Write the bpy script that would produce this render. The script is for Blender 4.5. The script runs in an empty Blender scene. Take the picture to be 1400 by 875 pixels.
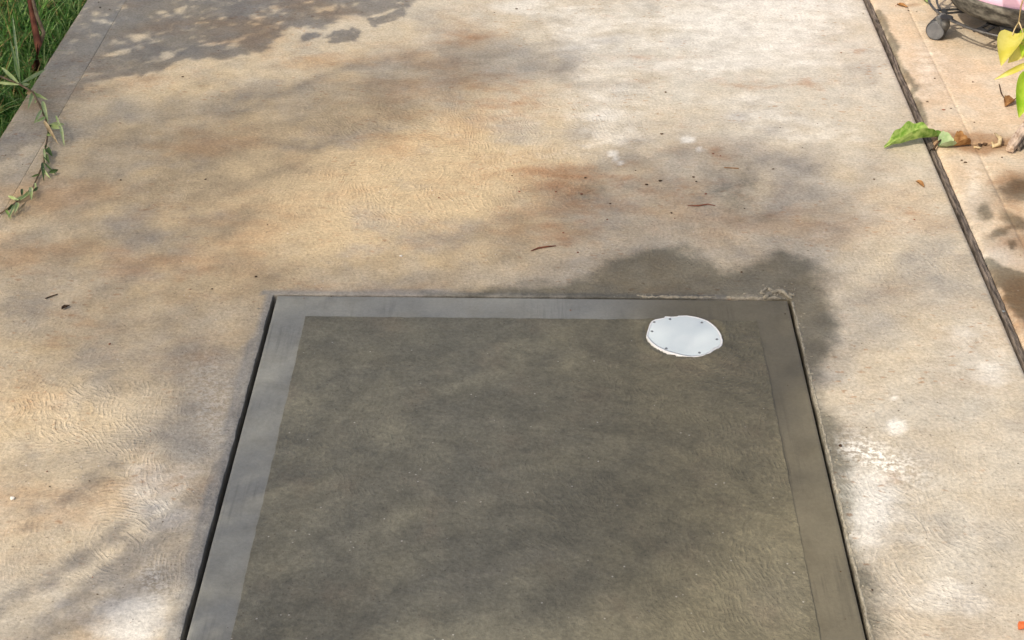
import bpy, bmesh, math, random
import numpy as np
from mathutils import Vector, Matrix
random.seed(7); rng = np.random.default_rng(11)
S = bpy.context.scene; C = S.collection

# ---------------------------------------------------------------- camera
F_PX = 2315.0; CAM_H = 1.77
PITCH = math.atan(1435 / F_PX); YAW = math.atan(50 / math.hypot(1435, F_PX))
cam_d = bpy.data.cameras.new('camera'); cam = bpy.data.objects.new('camera', cam_d); C.objects.link(cam)
cam.location = (0, 0, CAM_H); cam.rotation_euler = (math.pi/2 - PITCH, 0, YAW)
cam_d.sensor_width = 36; cam_d.lens = 36 * F_PX / 1400; cam_d.clip_start = 0.05; cam_d.clip_end = 600
S.camera = cam
# ---------------------------------------------------------------- light
SUN = Vector((-0.46, -0.55, 0.70)).normalized()           # points to the sun: behind the viewer, to the left
w = bpy.data.worlds.new('World'); S.world = w; w.use_nodes = True
nt = w.node_tree; sky = nt.nodes.new('ShaderNodeTexSky'); sky.sky_type = 'NISHITA'; sky.sun_disc = False; sky.dust_density = 5.0; sky.ozone_density = 0.3; sky.air_density = 1.0
sky.sun_elevation = math.asin(SUN.z); sky.sun_rotation = math.atan2(SUN.x, SUN.y)
nt.links.new(sky.outputs[0], nt.nodes['Background'].inputs[0]); nt.nodes['Background'].inputs[1].default_value = 0.15
sd = bpy.data.lights.new('sun', 'SUN'); so = bpy.data.objects.new('sun', sd); C.objects.link(so)
sd.energy = 3.5; sd.angle = math.radians(0.53); sd.color = (1.0, 0.90, 0.74)
so.rotation_euler = SUN.to_track_quat('Z', 'Y').to_euler()
S.view_settings.view_transform = 'Standard'; S.view_settings.look = 'None'
S.view_settings.exposure = 0.08; S.view_settings.gamma = 1.0

# ---------------------------------------------------------------- helpers
_F = Vector((-math.sin(YAW)*math.cos(PITCH), math.cos(YAW)*math.cos(PITCH), -math.sin(PITCH)))
_R = Vector((math.cos(YAW), math.sin(YAW), 0)); _U = _R.cross(_F)
def G(px, py, z=0.0):
    """place on the ground (or at height z) that was surveyed at photo pixel px, py"""
    d = _F + _R*((px-700)/F_PX) + _U*(-(py-437.5)/F_PX)
    t = (z-CAM_H)/d.z
    return Vector((d.x*t, d.y*t, z))
def PX(x, y):
    """inverse for numpy arrays of ground points"""
    X = x*_R.x + y*_R.y; Z = x*_F.x + y*_F.y - CAM_H*_F.z; Y = x*_U.x + y*_U.y - CAM_H*_U.z
    Z = np.maximum(Z, 0.3)
    return 700 + F_PX*X/Z, 437.5 - F_PX*Y/Z
def tag(o, label=None, cat=None, group=None, kind=None):
    if label: o['label'] = label
    if cat: o['category'] = cat
    if group: o['group'] = group
    if kind: o['kind'] = kind
    return o
def empty(name, loc=(0,0,0), rz=0):
    o = bpy.data.objects.new(name, None); o.location = loc; o.rotation_euler = (0,0,rz); o.empty_display_size = .05
    C.objects.link(o); return o
def mesh(name, V, Fs, mat, parent=None, smooth=False, mats=None):
    me = bpy.data.meshes.new(name)
    me.from_pydata([tuple(v) for v in V], [], [tuple(f) for f in Fs])
    if mat: me.materials.append(mat)
    if smooth: me.polygons.foreach_set('use_smooth', [True]*len(me.polygons))
    me.update()
    o = bpy.data.objects.new(name, me); C.objects.link(o)
    if parent: o.parent = parent
    return o
def npmesh(name, V, Q, mat, parent=None, smooth=True):
    V = np.asarray(V, np.float32); Q = np.asarray(Q, np.int32); k = Q.shape[1]
    me = bpy.data.meshes.new(name); me.vertices.add(len(V)); me.vertices.foreach_set('co', V.ravel())
    me.loops.add(Q.size); me.loops.foreach_set('vertex_index', Q.ravel())
    me.polygons.add(len(Q)); me.polygons.foreach_set('loop_start', np.arange(len(Q), dtype=np.int32)*k)
    me.polygons.foreach_set('use_smooth', np.full(len(Q), smooth))
    me.update(calc_edges=True); me.validate()
    me.materials.append(mat)
    o = bpy.data.objects.new(name, me); C.objects.link(o)
    if parent: o.parent = parent
    return o
def tube_geo(pts, rads, n=8, close=True):
    """returns V, F of a tapered tube through pts"""
    V = []; Fc = []; pts = [Vector(p) for p in pts]
    up = Vector((0,0,1))
    for i, p in enumerate(pts):
        a = pts[max(i-1,0)]; b = pts[min(i+1,len(pts)-1)]; t = (b-a).normalized()
        s = t.cross(up)
        if s.length < .05: s = t.cross(Vector((1,0,0)))
        s.normalize(); u = s.cross(t)
        r = rads[i] if hasattr(rads,'__len__') else rads
        for k in range(n):
            an = 2*math.pi*k/n; V.append(p + s*(r*math.cos(an)) + u*(r*math.sin(an)))
    for i in range(len(pts)-1):
        for k in range(n):
            a = i*n+k; b = i*n+(k+1)%n; Fc.append((a, b, b+n, a+n))
    if close: Fc.append(tuple(range(n))[::-1]); Fc.append(tuple((len(pts)-1)*n+k for k in range(n)))
    return V, Fc
def tube(name, pts, rads, mat, parent=None, n=8):
    V, Fc = tube_geo(pts, rads, n); return mesh(name, V, Fc, mat, parent, True)
def join(parts):
    V = []; Fc = []
    for v, f in parts:
        b = len(V); V += list(v); Fc += [tuple(i+b for i in q) for q in f]
    return V, Fc
def smooth(a, b, x): t = np.clip((x-a)/(b-a), 0, 1); return t*t*(3-2*t)

# value noise in numpy, used to roughen stain outlines
_perm = rng.random((256,256)).astype(np.float32)
def vn(x, y, s, seed=0):
    x = x*s + 37.1*seed; y = y*s + 11.7*seed
    i = np.floor(x).astype(int); j = np.floor(y).astype(int); fx = x-i; fy = y-j
    fx = fx*fx*(3-2*fx); fy = fy*fy*(3-2*fy)
    g = lambda a,b: _perm[(a)&255, (b)&255]
    return (g(i,j)*(1-fx)+g(i+1,j)*fx)*(1-fy) + (g(i,j+1)*(1-fx)+g(i+1,j+1)*fx)*fy
def fbm(x, y, s, seed=0, o=4):
    v = 0; a = .5; t = 0
    for k in range(o): v = v + a*vn(x, y, s*2**k, seed+k*3); t += a; a *= .55
    return v/t
def polysd(x, y, pts):
    """signed distance (positive inside) to a polygon given in photo survey points"""
    P = [G(*p) for p in pts]; d = np.full(x.shape, 9.); ins = np.zeros(x.shape, bool)
    for i in range(len(P)):
        a = P[i]; b = P[(i+1) % len(P)]
        ex = b.x-a.x; ey = b.y-a.y; L = ex*ex+ey*ey
        t = np.clip(((x-a.x)*ex+(y-a.y)*ey)/L, 0, 1)
        d = np.minimum(d, np.hypot(x-a.x-t*ex, y-a.y-t*ey))
        c = ((a.y > y) != (b.y > y)) & (x < (b.x-a.x)*(y-a.y)/((b.y-a.y) or 1e-9)+a.x)
        ins ^= c
    return np.where(ins, d, -d)
def gb(px, py, cx, cy, rx, ry, ang=0, p=2):
    c = math.cos(math.radians(ang)); s = math.sin(math.radians(ang))
    u = (px-cx)*c + (py-cy)*s; v = -(px-cx)*s + (py-cy)*c
    return np.exp(-((np.abs(u)/rx)**p + (np.abs(v)/ry)**p))

# ---------------------------------------------------------------- materials
class N:
    def __init__(s, name, rough=.8, spec=.3):
        s.m = bpy.data.materials.new(name); s.m.use_nodes = True; s.t = s.m.node_tree
        s.b = s.t.nodes['Principled BSDF']; s.b.inputs['Roughness'].default_value = rough
        s.b.inputs['Specular IOR Level'].default_value = spec
        s.co = s.t.nodes.new('ShaderNodeTexCoord').outputs['Object']
    def L(s, a, b): s.t.links.new(a, b)
    def put(s, sock, v):
        if isinstance(v, (int, float)):
            if sock.type == 'VECTOR': sock.default_value = (v,)*3
            elif sock.type == 'RGBA': sock.default_value = (v, v, v, 1)
            else: sock.default_value = v
        elif isinstance(v, tuple): sock.default_value = v if sock.type == 'VECTOR' or len(v) == 4 else (*v, 1)
        else: s.L(v, sock)
    def math(s, op, a, b=0., c=0., clamp=False):
        n = s.t.nodes.new('ShaderNodeMath'); n.operation = op; n.use_clamp = clamp
        s.put(n.inputs[0], a); s.put(n.inputs[1], b); s.put(n.inputs[2], c); return n.outputs[0]
    def vm(s, op, a, b=0., sc=None):
        n = s.t.nodes.new('ShaderNodeVectorMath'); n.operation = op; s.put(n.inputs[0], a); s.put(n.inputs[1], b)
        if sc is not None: n.inputs['Scale'].default_value = sc
        return n.outputs['Value'] if op in ('DISTANCE','LENGTH','DOT_PRODUCT') else n.outputs[0]
    def noise(s, scale, detail=3, rough=.55, vec=None, col=False, dist=0):
        n = s.t.nodes.new('ShaderNodeTexNoise'); n.inputs['Scale'].default_value = scale
        n.inputs['Detail'].default_value = detail; n.inputs['Roughness'].default_value = rough
        n.inputs['Distortion'].default_value = dist
        s.L(vec or s.co, n.inputs['Vector']); return n.outputs['Color' if col else 'Fac']
    def vor(s, scale, out='Distance', vec=None, feat='F1', rnd=1):
        n = s.t.nodes.new('ShaderNodeTexVoronoi'); n.feature = feat; n.inputs['Scale'].default_value = scale
        n.inputs['Randomness'].default_value = rnd
        s.L(vec or s.co, n.inputs['Vector']); return n.outputs[out]
    def mix(s, f, a, b, mode='MIX'):
        n = s.t.nodes.new('ShaderNodeMix'); n.data_type = 'RGBA'; n.blend_type = mode
        s.put(n.inputs[0], f); s.put(n.inputs[6], a); s.put(n.inputs[7], b); return n.outputs[2]
    def rng(s, v, a, b, c=0., d=1., sm=True):
        n = s.t.nodes.new('ShaderNodeMapRange'); n.interpolation_type = 'SMOOTHSTEP' if sm else 'LINEAR'
        s.put(n.inputs[0], v)
        for i, q in enumerate((a, b, c, d)): n.inputs[1+i].default_value = q
        return n.outputs[0]
    def map(s, sc=(1,1,1), rot=(0,0,0), vec=None, loc=(0,0,0)):
        n = s.t.nodes.new('ShaderNodeMapping'); n.inputs['Scale'].default_value = sc; n.inputs['Rotation'].default_value = rot
        n.inputs['Location'].default_value = loc
        s.L(vec or s.co, n.inputs['Vector']); return n.outputs[0]
    def attr(s, name):
        n = s.t.nodes.new('ShaderNodeAttribute'); n.attribute_name = name
        q = s.t.nodes.new('ShaderNodeSeparateColor'); s.L(n.outputs['Color'], q.inputs[0]); return q.outputs
    def bump(s, h, dist, strength=1., prev=None):
        n = s.t.nodes.new('ShaderNodeBump'); n.inputs['Distance'].default_value = dist; n.inputs['Strength'].default_value = strength
        s.L(h, n.inputs['Height'])
        if prev: s.L(prev, n.inputs['Normal'])
        s.L(n.outputs[0], s.b.inputs['Normal']); return n.outputs[0]
    def color(s, c): s.put(s.b.inputs['Base Color'], c)

def ripple(n, wl, seed, cell=2.0):
    """arcs left by a sponge float: sine rings about scattered centres, broken up by noise"""
    v = n.map(loc=(seed*3.1, seed*1.7, 0), sc=(1,1,0))
    wv = n.vm('ADD', v, n.vm('SCALE', n.vm('SUBTRACT', n.noise(5, 2, vec=v, col=True), (.5,.5,.5)), sc=.16))
    c = n.vor(cell, 'Position', vec=wv)
    c = n.vm('ADD', c, (.33, -.06, 0))
    d = n.vm('DISTANCE', wv, c)
    ph = n.math('ADD', n.math('MULTIPLY', d, 2*math.pi/wl), n.math('MULTIPLY', n.noise(19, 3, vec=v), 11))
    sn = n.math('SINE', ph)
    brk = n.rng(n.noise(58, 2, vec=v), .38, .64)
    return n.math('MULTIPLY', n.rng(sn, -.4, 1.), brk)

def concrete(name, kind):
    n = N(name, .85, .25); A = n.attr('mask_a'); B = n.attr('mask_b')
    fine = n.noise(140, 4, .7); mid = n.noise(24, 5, .65); big = n.noise(4.2, 4, .6); big2 = n.noise(9, 4, .6, vec=n.map(loc=(5,3,0), sc=(1,.8,1)))
    if kind == 'slab':
        warm = n.math('ADD', B[0], n.math('MULTIPLY', n.math('SUBTRACT', big2, .5), 1.1), clamp=True)
        col = n.mix(warm, (.49,.46,.395), (.48,.38,.243))
        grey = n.rng(big, .50, .70); col = n.mix(n.math('MULTIPLY', grey, .55), col, (.30,.28,.25))
        org = n.math('MULTIPLY', n.rng(n.noise(3.1, 5, .65, vec=n.map(loc=(1.7,6.2,0), sc=(.8,1.2,1))), .47, .68), n.rng(B[0], .1, .7)); col = n.mix(n.math('MULTIPLY', org, .62), col, (.42,.27,.15))
        wh = n.math('ADD', A[1], n.math('ADD', n.math('MULTIPLY', n.math('SUBTRACT', mid, .5), .45), n.math('MULTIPLY', n.math('SUBTRACT', n.noise(7, 4, .6, vec=n.map(loc=(2,4,0), sc=(.7,1.3,1))), .5), 1.1))); wh = n.rng(wh, .25, .85)
        col = n.mix(n.math('MULTIPLY', wh, .75), col, (.66,.645,.60))
        ru = n.math('ADD', A[0], n.math('ADD', n.math('MULTIPLY', n.math('SUBTRACT', mid, .5), 1.0), n.math('MULTIPLY', n.math('SUBTRACT', n.noise(13, 5, .65, vec=n.map(loc=(7,1,0), sc=(.8,1.3,1))), .5), 1.4))); ru = n.rng(ru, .22, 1.05)
        col = n.mix(n.math('MULTIPLY', ru, .8), col, (.29,.16,.085))
        rg = n.vor(30, vec=n.vm('ADD', n.map(sc=(1,1.7,1)), n.vm('SCALE', n.noise(60, 2, col=True), sc=.03)))
        rk = n.math('MULTIPLY', n.rng(rg, .26, .06), n.rng(n.noise(3.3, 2, vec=n.map(loc=(9,2,0))), .46, .60))
        col = n.mix(n.math('MULTIPLY', rk, .6), col, (.34,.19,.10))
        sa = n.math('MULTIPLY', B[2], n.rng(n.noise(70, 3, .7), .42, .60)); col = n.mix(sa, col, (.78,.75,.68)); col = n.mix(n.attr('mask_c')[1], col, (.72,.70,.64))
        cr = n.math('MULTIPLY', n.attr('mask_c')[0], 1.0); col = n.mix(cr, col, (.28,.27,.245))
    elif kind == 'paving':
        col = n.mix(n.rng(big2, .35, .7), (.55,.43,.30), (.55,.475,.37))
        wh = n.rng(n.math('ADD', A[1], n.math('MULTIPLY', n.math('SUBTRACT', mid, .5), .9)), .25, .85)
        col = n.mix(n.math('MULTIPLY', wh, .7), col, (.72,.68,.60))
        ru = n.rng(n.math('ADD', A[0], n.math('MULTIPLY', n.math('SUBTRACT', mid, .5), .8)), .3, .8)
        col = n.mix(n.math('MULTIPLY', ru, .88), col, (.29,.175,.095))
    else:
        col = n.mix(B[0], (.195,.183,.136), (.188,.167,.108)) if kind == 'field' else n.mix(B[0], (.258,.258,.230), (.160,.141,.095))
        if kind == 'band':
            stk = n.noise(60, 3, .7, vec=n.map(sc=(1.6,.06,1))); col = n.mix(n.math('MULTIPLY', n.rng(stk, .45, .7), n.rng(n.noise(6, 2), .45, .65)), col, n.mix(1, col, (.74,.74,.75), 'MULTIPLY'))
            col = n.mix(n.math('MULTIPLY', n.rng(n.noise(11, 4), .42, .7), .5), col, n.mix(1, col, (.80,.78,.74), 'MULTIPLY'))
        if kind == 'field':
            col = n.mix(n.math('MULTIPLY', n.rng(big, .4, .68), .25), col, (.165,.15,.105))
            dv = n.vm('SUBTRACT', n.vm('ADD', n.co, n.vm('SCALE', n.vm('SUBTRACT', n.noise(3, 2, col=True), (.5,.5,.5)), sc=.25)), (-.06,1.85,0))
            rd = n.vm('LENGTH', n.vm('MULTIPLY', dv, (1,.9,0))); cx_ = n.t.nodes.new('ShaderNodeCombineXYZ'); n.L(n.math('MULTIPLY', rd, 26), cx_.inputs[0]); sx_ = n.t.nodes.new('ShaderNodeSeparateXYZ'); n.L(dv, sx_.inputs[0]); n.L(n.math('MULTIPLY', n.math('ARCTAN2', sx_.outputs[1], sx_.outputs[0]), 2.2), cx_.inputs[1])
            sweep = n.noise(1.0, 4, .6, vec=cx_.outputs[0]); col = n.mix(1, col, n.rng(sweep, .3, .7, .86, 1.15, False), 'MULTIPLY')
            col = n.mix(1, col, n.rng(n.noise(75, 5, .75), .3, .7, .86, 1.14, False), 'MULTIPLY'); col = n.mix(n.math('MULTIPLY', n.rng(big2, .52, .75), .25), col, (.25,.19,.13))
        col = n.mix(n.math('MULTIPLY', A[1], .6), col, (.27,.25,.21))
    # grain
    g = n.rng(fine, .25, .75, .70 if kind != 'band' else .87, 1.27 if kind != 'band' else 1.11, False)
    col = n.mix(1, col, n.mix(0, g, g), 'MULTIPLY')
    g2 = n.rng(mid, .3, .7, .86 if kind != 'band' else .96, 1.12 if kind != 'band' else 1.03, False); col = n.mix(1, col, g2, 'MULTIPLY')
    if kind != 'band':
        v2 = n.vor(95); pit = n.math('MULTIPLY', n.rng(v2, .20, .09), n.rng(n.noise(37, 1), .50, .60))
        col = n.mix(n.math('MULTIPLY', pit, .55 if kind != 'field' else .85), col, (.10,.08,.06))
        v3 = n.vor(60, vec=n.map(loc=(3,8,0))); wsp = n.math('MULTIPLY', n.rng(v3, .12, .06), n.rng(n.noise(21, 1), .55, .62))
        col = n.mix(n.math('MULTIPLY', wsp, .6), col, (.7,.66,.6))
    # wetting darkens and glosses; part of this mask stands in for shade
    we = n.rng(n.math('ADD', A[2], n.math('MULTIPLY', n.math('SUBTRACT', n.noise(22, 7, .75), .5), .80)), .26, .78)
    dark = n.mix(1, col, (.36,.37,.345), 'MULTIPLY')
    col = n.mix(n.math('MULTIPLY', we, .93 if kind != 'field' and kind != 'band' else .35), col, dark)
    rip = n.math('ADD', n.math('MULTIPLY', ripple(n, .0100, 1, 2.4), .65), n.math('MULTIPLY', ripple(n, .0145, 4, 1.7), .45))
    rip = n.math('MULTIPLY', rip, B[1])
    if kind in ('slab','field'):     # ripple crests paler than the grooves
        col = n.mix(n.math('MULTIPLY', rip, .26), col, n.mix(1, col, (1.35,1.32,1.25), 'MULTIPLY'))
    n.color(col)
    n.put(n.b.inputs['Roughness'], n.rng(we, 0, 1, .88 if kind not in ('field','band') else (.68 if kind == 'field' else .55), .6))
    n.b.inputs['Specular IOR Level'].default_value = .2 if kind in ('slab','paving') else .42
    amp = {'slab': .0012, 'paving': .0005, 'field': .0010, 'band': .0002}[kind]
    nb = n.bump(rip, amp)
    nb = n.bump(n.noise(55, 5, .68), {'slab':.0017,'paving':.0012,'field':.0020,'band':.0011}[kind], prev=nb)
    n.bump(fine, {'slab':.0012,'paving':.0007,'field':.0013,'band':.0003}[kind], prev=nb)
    return n.m

def simple(name, c1, c2, scale=30, rough=.6, spec=.3, bump=0, map_sc=(1,1,1), trans=0, det=4):
    n = N(name, rough, spec); v = n.map(sc=map_sc)
    f = n.rng(n.noise(scale, det, .6, vec=v), .32, .68); n.color(n.mix(f, c1, c2))
    if bump: n.bump(n.noise(scale*2.2, 4, .6, vec=v), bump)
    if trans:
        n.b.inputs['Transmission Weight'].default_value = 0
        n.b.inputs['Subsurface Weight'].default_value = 0
        tr = n.t.nodes.new('ShaderNodeBsdfTranslucent'); ms = n.t.nodes.new('ShaderNodeMixShader'); ms.inputs[0].default_value = trans
        n.L(n.mix(f, c1, c2), tr.inputs[0]); out = n.t.nodes['Material Output']
        n.L(n.b.outputs[0], ms.inputs[1]); n.L(tr.outputs[0], ms.inputs[2]); n.L(ms.outputs[0], out.inputs[0])
    return n.m

M_slab = concrete('driveway_concrete', 'slab'); M_pave = concrete('paving_concrete', 'paving')
M_field = concrete('fresh_concrete', 'field'); M_band = concrete('trowelled_concrete', 'band')
M_soil = simple('soil', (.045,.032,.022), (.10,.07,.045), 25, .95, .1, .01)
M_mortar = simple('mortar', (.22,.20,.155), (.36,.33,.26), 120, .9, .2, .001)
M_wood = simple('weathered_wood', (.055,.045,.037), (.20,.165,.135), 22, .85, .2, .0022, (9,1,3))
M_stake = simple('stake_wood', (.30,.21,.15), (.62,.50,.40), 26, .8, .2, .001, (4,1,4))
M_white = simple('white_plastic', (.70,.78,.775), (.74,.81,.80), 18, .65, .3)
M_rim = simple('white_plastic_rim', (.78,.79,.77), (.84,.84,.82), 18, .4, .4)
M_screw = simple('screw_steel', (.10,.12,.13), (.25,.27,.28), 300, .5, .5)
M_pink = simple('pink_glaze', (.80,.50,.66), (.84,.56,.72), 8, .35, .4)
M_saucer = simple('stained_saucer', (.035,.032,.028), (.21,.20,.17), 26, .75, .3, .0006, (1,1,2.2))
M_black = simple('black_plastic', (.018,.018,.02), (.04,.042,.046), 60, .45, .45)
M_greyp = simple('grey_plastic', (.10,.105,.115), (.15,.155,.165), 60, .5, .4)
M_grey_fork = simple('grey_metal', (.09,.09,.09), (.17,.17,.165), 60, .45, .5)
M_wire = simple('wire_metal', (.03,.03,.03), (.09,.085,.08), 80, .4, .6)
M_g1 = simple('grass_green', (.05,.15,.02), (.14,.30,.05), 9, .5, .35, trans=.3)
M_g2 = simple('grass_pale', (.22,.36,.09), (.36,.48,.18), 9, .5, .35, trans=.3)
M_g3 = simple('grass_straw', (.24,.19,.06), (.38,.30,.13), 9, .7, .2, trans=.2)
M_vine = simple('vine_leaf', (.42,.55,.20), (.62,.70,.38), 40, .5, .3, trans=.25)
M_vdark = simple('vine_leaf_dark', (.04,.08,.02), (.10,.16,.05), 40, .5, .3, trans=.2)
M_stem = simple('stem_bark', (.12,.085,.05), (.24,.18,.12), 90, .8, .2)
M_redstem = simple('red_stem', (.11,.035,.02), (.27,.10,.055), 30, .7, .25, .001)
M_leafg = simple('green_leaf', (.15,.31,.03), (.46,.60,.17), 70, .45, .4, trans=.25)
M_leafd = simple('dark_green_leaf', (.08,.17,.02), (.16,.27,.05), 45, .5, .35, trans=.2)
M_leafp = simple('pale_leaf', (.30,.42,.20), (.47,.55,.33), 60, .7, .2, trans=.2)
M_brown = simple('dry_leaf', (.22,.10,.035), (.42,.24,.10), 70, .85, .15, trans=.1)
M_dbrown = simple('dark_debris', (.035,.022,.014), (.10,.06,.035), 70, .85, .15)
M_tan = simple('tan_leaf', (.42,.30,.16), (.62,.50,.30), 50, .8, .2, trans=.15)
M_yel = simple('yellow_leaf', (.58,.53,.08), (.72,.67,.20), 26, .45, .35, trans=.35)
M_ygr = simple('yellow_green_leaf', (.30,.52,.03), (.52,.68,.08), 26, .45, .35, trans=.35)
M_orange = simple('orange_petal', (.62,.14,.04), (.75,.25,.10), 50, .6, .2, trans=.2)
M_stone = simple('white_stone', (.68,.65,.58), (.82,.80,.75), 200, .8, .2)
M_bark = simple('tree_bark', (.10,.075,.05), (.20,.16,.11), 14, .9, .2, .01, (1,1,.3))
M_crown = simple('tree_leaves', (.035,.09,.02), (.08,.15,.035), 12, .5, .35, trans=.15)

# ---------------------------------------------------------------- ground sheet (reaches the horizon)
def ground():
    xs = [-300,-60,-12,-4,-2,0,2,4,12,60,300]; ys = [-300,-60,-12,0,2,3,4,5,7,12,60,300]
    V = [(x,y,-.12 + (.01*math.sin(x*7+y*5) if abs(x)<12 and abs(y)<12 else 0)) for y in ys for x in xs]; nx = len(xs)
    Fc = [(j*nx+i, j*nx+i+1, (j+1)*nx+i+1, (j+1)*nx+i) for j in range(len(ys)-1) for i in range(nx-1)]
    tag(mesh('ground', V, Fc, M_soil), 'dark soil under and beside the concrete slabs', kind='structure')
ground()

# key lines of the place (metres)
XL = -1.303; XB = -1.186; HX0 = -0.541; HX1 = 0.509; HY1 = 2.947; HY0 = 0.75; XJ = 0.920; YJ = 3.672

# ---------------------------------------------------------------- stains, with some shade worked into the damp mask
def masks(o, kind):
    me = o.data; n = len(me.vertices); co = np.empty(n*3, np.float32); me.vertices.foreach_get('co', co)
    co = co.reshape(-1,3).astype(float); x = co[:,0]; y = co[:,1]
    wx = x + .05*(fbm(x,y,7,1)-.5) + .02*(fbm(x,y,30,2)-.5); wy = y + .07*(fbm(x,y,7,5)-.5) + .03*(fbm(x,y,30,6)-.5)
    px, py = PX(wx, wy)
    g = lambda *a, **k: gb(px, py, *a, **k)
    z = np.zeros(n)
    rust = z.copy(); white = z.copy(); wet_shade = z.copy(); warm = z + .5; rip = z + .25; salt = z.copy(); spl = z.copy(); crust = z.copy()
    if kind == 'slab':
        warm = np.where(x < XB, -.15, 0) + .45 + .5*g(330,300,420,210) + .5*g(560,230,260,110) + .25*g(60,560,200,150) - .45*g(1000,80,330,130) - .2*g(1300,700,200,250)
        for a in [(530,330,170,40,.33),(610,265,50,16,.35),(650,50,50,14,.35),(790,275,130,50,.52),(760,240,60,22,.5),(870,230,90,22,.28),(980,200,45,25,.30),(985,213,22,9,.6),
                  (920,160,60,18,.32),(250,385,160,30,.33),(180,350,100,22,.28),(420,395,80,14,.35),(150,470,90,45,.28),(60,440,80,50,.20),(760,320,50,16,.35),
                  (1250,295,18,9,.5),(1220,318,12,7,.45),(900,112,60,12,.33),(850,80,60,12,.25),(1000,110,40,9,.35),(1180,70,18,5,.6),(1110,115,50,9,.4),(955,260,60,18,.3),
                  (1225,655,30,16,.5),(1205,635,10,6,.8),(80,690,60,14,.25),(150,560,40,16,.3),(1150,590,35,30,.35),(1180,780,40,28,.25),(1120,330,60,20,.2),(690,120,130,45,.32),(640,50,60,16,.3),
                  (1080,300,90,26,.33),(1130,60,60,12,.3),(1060,120,80,10,.33),(830,20,50,10,.3),(1150,200,60,10,.22),(700,150,90,40,.3),(1330,600,60,30,.22),(1180,430,50,30,.25),(20,760,60,50,.25),(930,80,80,8,.35),(1040,270,60,26,.25)]:
            rust += a[4]*g(a[0],a[1],a[2],a[3])
        for a in [(960,20,200,45,.55),(1050,75,150,40,.5),(1130,180,150,25,.35),(800,60,60,40,.35),(830,170,70,50,.5),(900,110,140,45,.3),(700,10,60,18,.55),(1100,10,90,30,.4),
                  (1180,660,60,35,.55),(1190,720,55,60,.75),(1330,470,60,50,.45),(1370,520,40,40,.4),(1330,760,80,70,.35),(190,840,60,45,.7),(210,700,80,40,.5),(100,820,120,50,.35),
                  (30,600,60,60,.25),(1040,160,60,30,.4),(700,210,60,60,.25),(230,640,60,60,.30),(1290,820,80,40,.4)]:
            white += a[4]*g(a[0],a[1],a[2],a[3])
        for a in [(941,191,9,5),(838,210,7,3.5),(843,216,5,3),(848,223,6,3),(957,205,4,3),(1225,583,13,10),(1221,545,5,4)]:
            spl = spl + smooth(.35,.6,gb(*PX(x+.006*(vn(x,y,90)-.5),y),a[0],a[1],a[2]*1.2,a[3]*1.2,p=2))*(.55+.4*fbm(x,y,60,3))
        salt += .8*g(1180,615,45,20,20)+.8*g(1215,640,50,16,18)+.5*g(210,790,18,30)+.35*g(290,560,30,60,-20)
        # damp patch that crept out of the panel, plus darker blobs standing in for shade
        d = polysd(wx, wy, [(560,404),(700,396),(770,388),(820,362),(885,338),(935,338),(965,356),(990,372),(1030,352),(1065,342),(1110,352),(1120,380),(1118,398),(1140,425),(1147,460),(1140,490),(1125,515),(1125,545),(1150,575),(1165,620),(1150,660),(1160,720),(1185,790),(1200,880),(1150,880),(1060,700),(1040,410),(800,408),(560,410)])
        wet_shade = np.maximum(wet_shade, smooth(-.075,.05,d)*(.86+.3*(fbm(x,y,6,21)-.5)))
        wet_shade = np.maximum(wet_shade, .52*g(1000,262,80,70)+.0); wet_shade = np.maximum(wet_shade, .47*g(880,350,110,28)); wet_shade = np.maximum(wet_shade,.50*g(1030,300,70,16))  # blobs behind the panel darken the colour to deepen the shade there
        wet_shade = np.maximum(wet_shade, .42*g(1145,610,22,60)); wet_shade = np.maximum(wet_shade,.47*g(1185,800,22,60,20))
        wet_shade = np.maximum(wet_shade, .5*g(800,260,70,40)*.9); wet_shade = np.maximum(wet_shade, .52*g(1362,415,6,16,65))  # first blob is painted shade, second a small damp mark
        wet_shade = np.maximum(wet_shade, .33*g(620,100,160,35)); wet_shade = np.maximum(wet_shade, .36*g(190,440,130,40))  # colour darkened where the soft tree shade lies
        # cement smeared over the old slab round the cut
        ed = np.minimum.reduce([np.hypot(np.maximum(HX0-x,0), np.maximum(y-HY1,0)) + 9*(x>HX0)*(y<HY1)])
        dl = (HX0-x); wl = .004+.030*fbm(x*0,y,5,8)+.02*(fbm(x,y,20,9)-.5)
        crust = np.where((y<HY1+.01)&(x<HX0+.01), smooth(wl+.008, wl-.004, dl), 0)
        dt = y-HY1; wt = .004+.022*fbm(x,y*0,6,3)
        crust = np.maximum(crust, np.where((x>HX0-.03)&(x<.38)&(y>HY1-.01), smooth(wt+.006, wt-.004, dt), 0))
        crust = np.maximum(crust, .75*g(255,590,45,70,-15)*smooth(.35,.6,fbm(x,y,9,4)))
        crust *= .85
        rip = .18 + 1.0*g(560,240,200,80)+ .9*g(60,560,150,70)+.7*g(170,700,150,110)+.5*g(1260,370,110,50)+.8*g(1230,740,140,150)+.5*g(760,170,160,60)+.35*g(900,330,200,60)+.4*g(40,440,60,40)
        rip = np.where(x < XB, .1, np.minimum(rip, 1.15))
    elif kind == 'paving':
        d = polysd(wx, wy, [(1192,10),(1206,14),(1212,40),(1232,62),(1229,75),(1242,105),(1262,135),(1275,165),(1262,172)])
        wet_shade = smooth(-.02,.02,d)*1.05
        for a in [(1345,290,14,16,50),(1362,315,8,26,65),(1375,332,8,10,0),(1400,262,45,20,0),(1390,300,30,12,20),(1420,400,40,30,0)]:
            wet_shade = np.maximum(wet_shade, .85*g(*a))
        d = polysd(wx, wy, [(1345,355),(1370,365),(1420,372),(1460,380),(1460,440),(1400,440)])
        wet_shade = np.maximum(wet_shade, smooth(-.03,.02,d)*.95)
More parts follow.
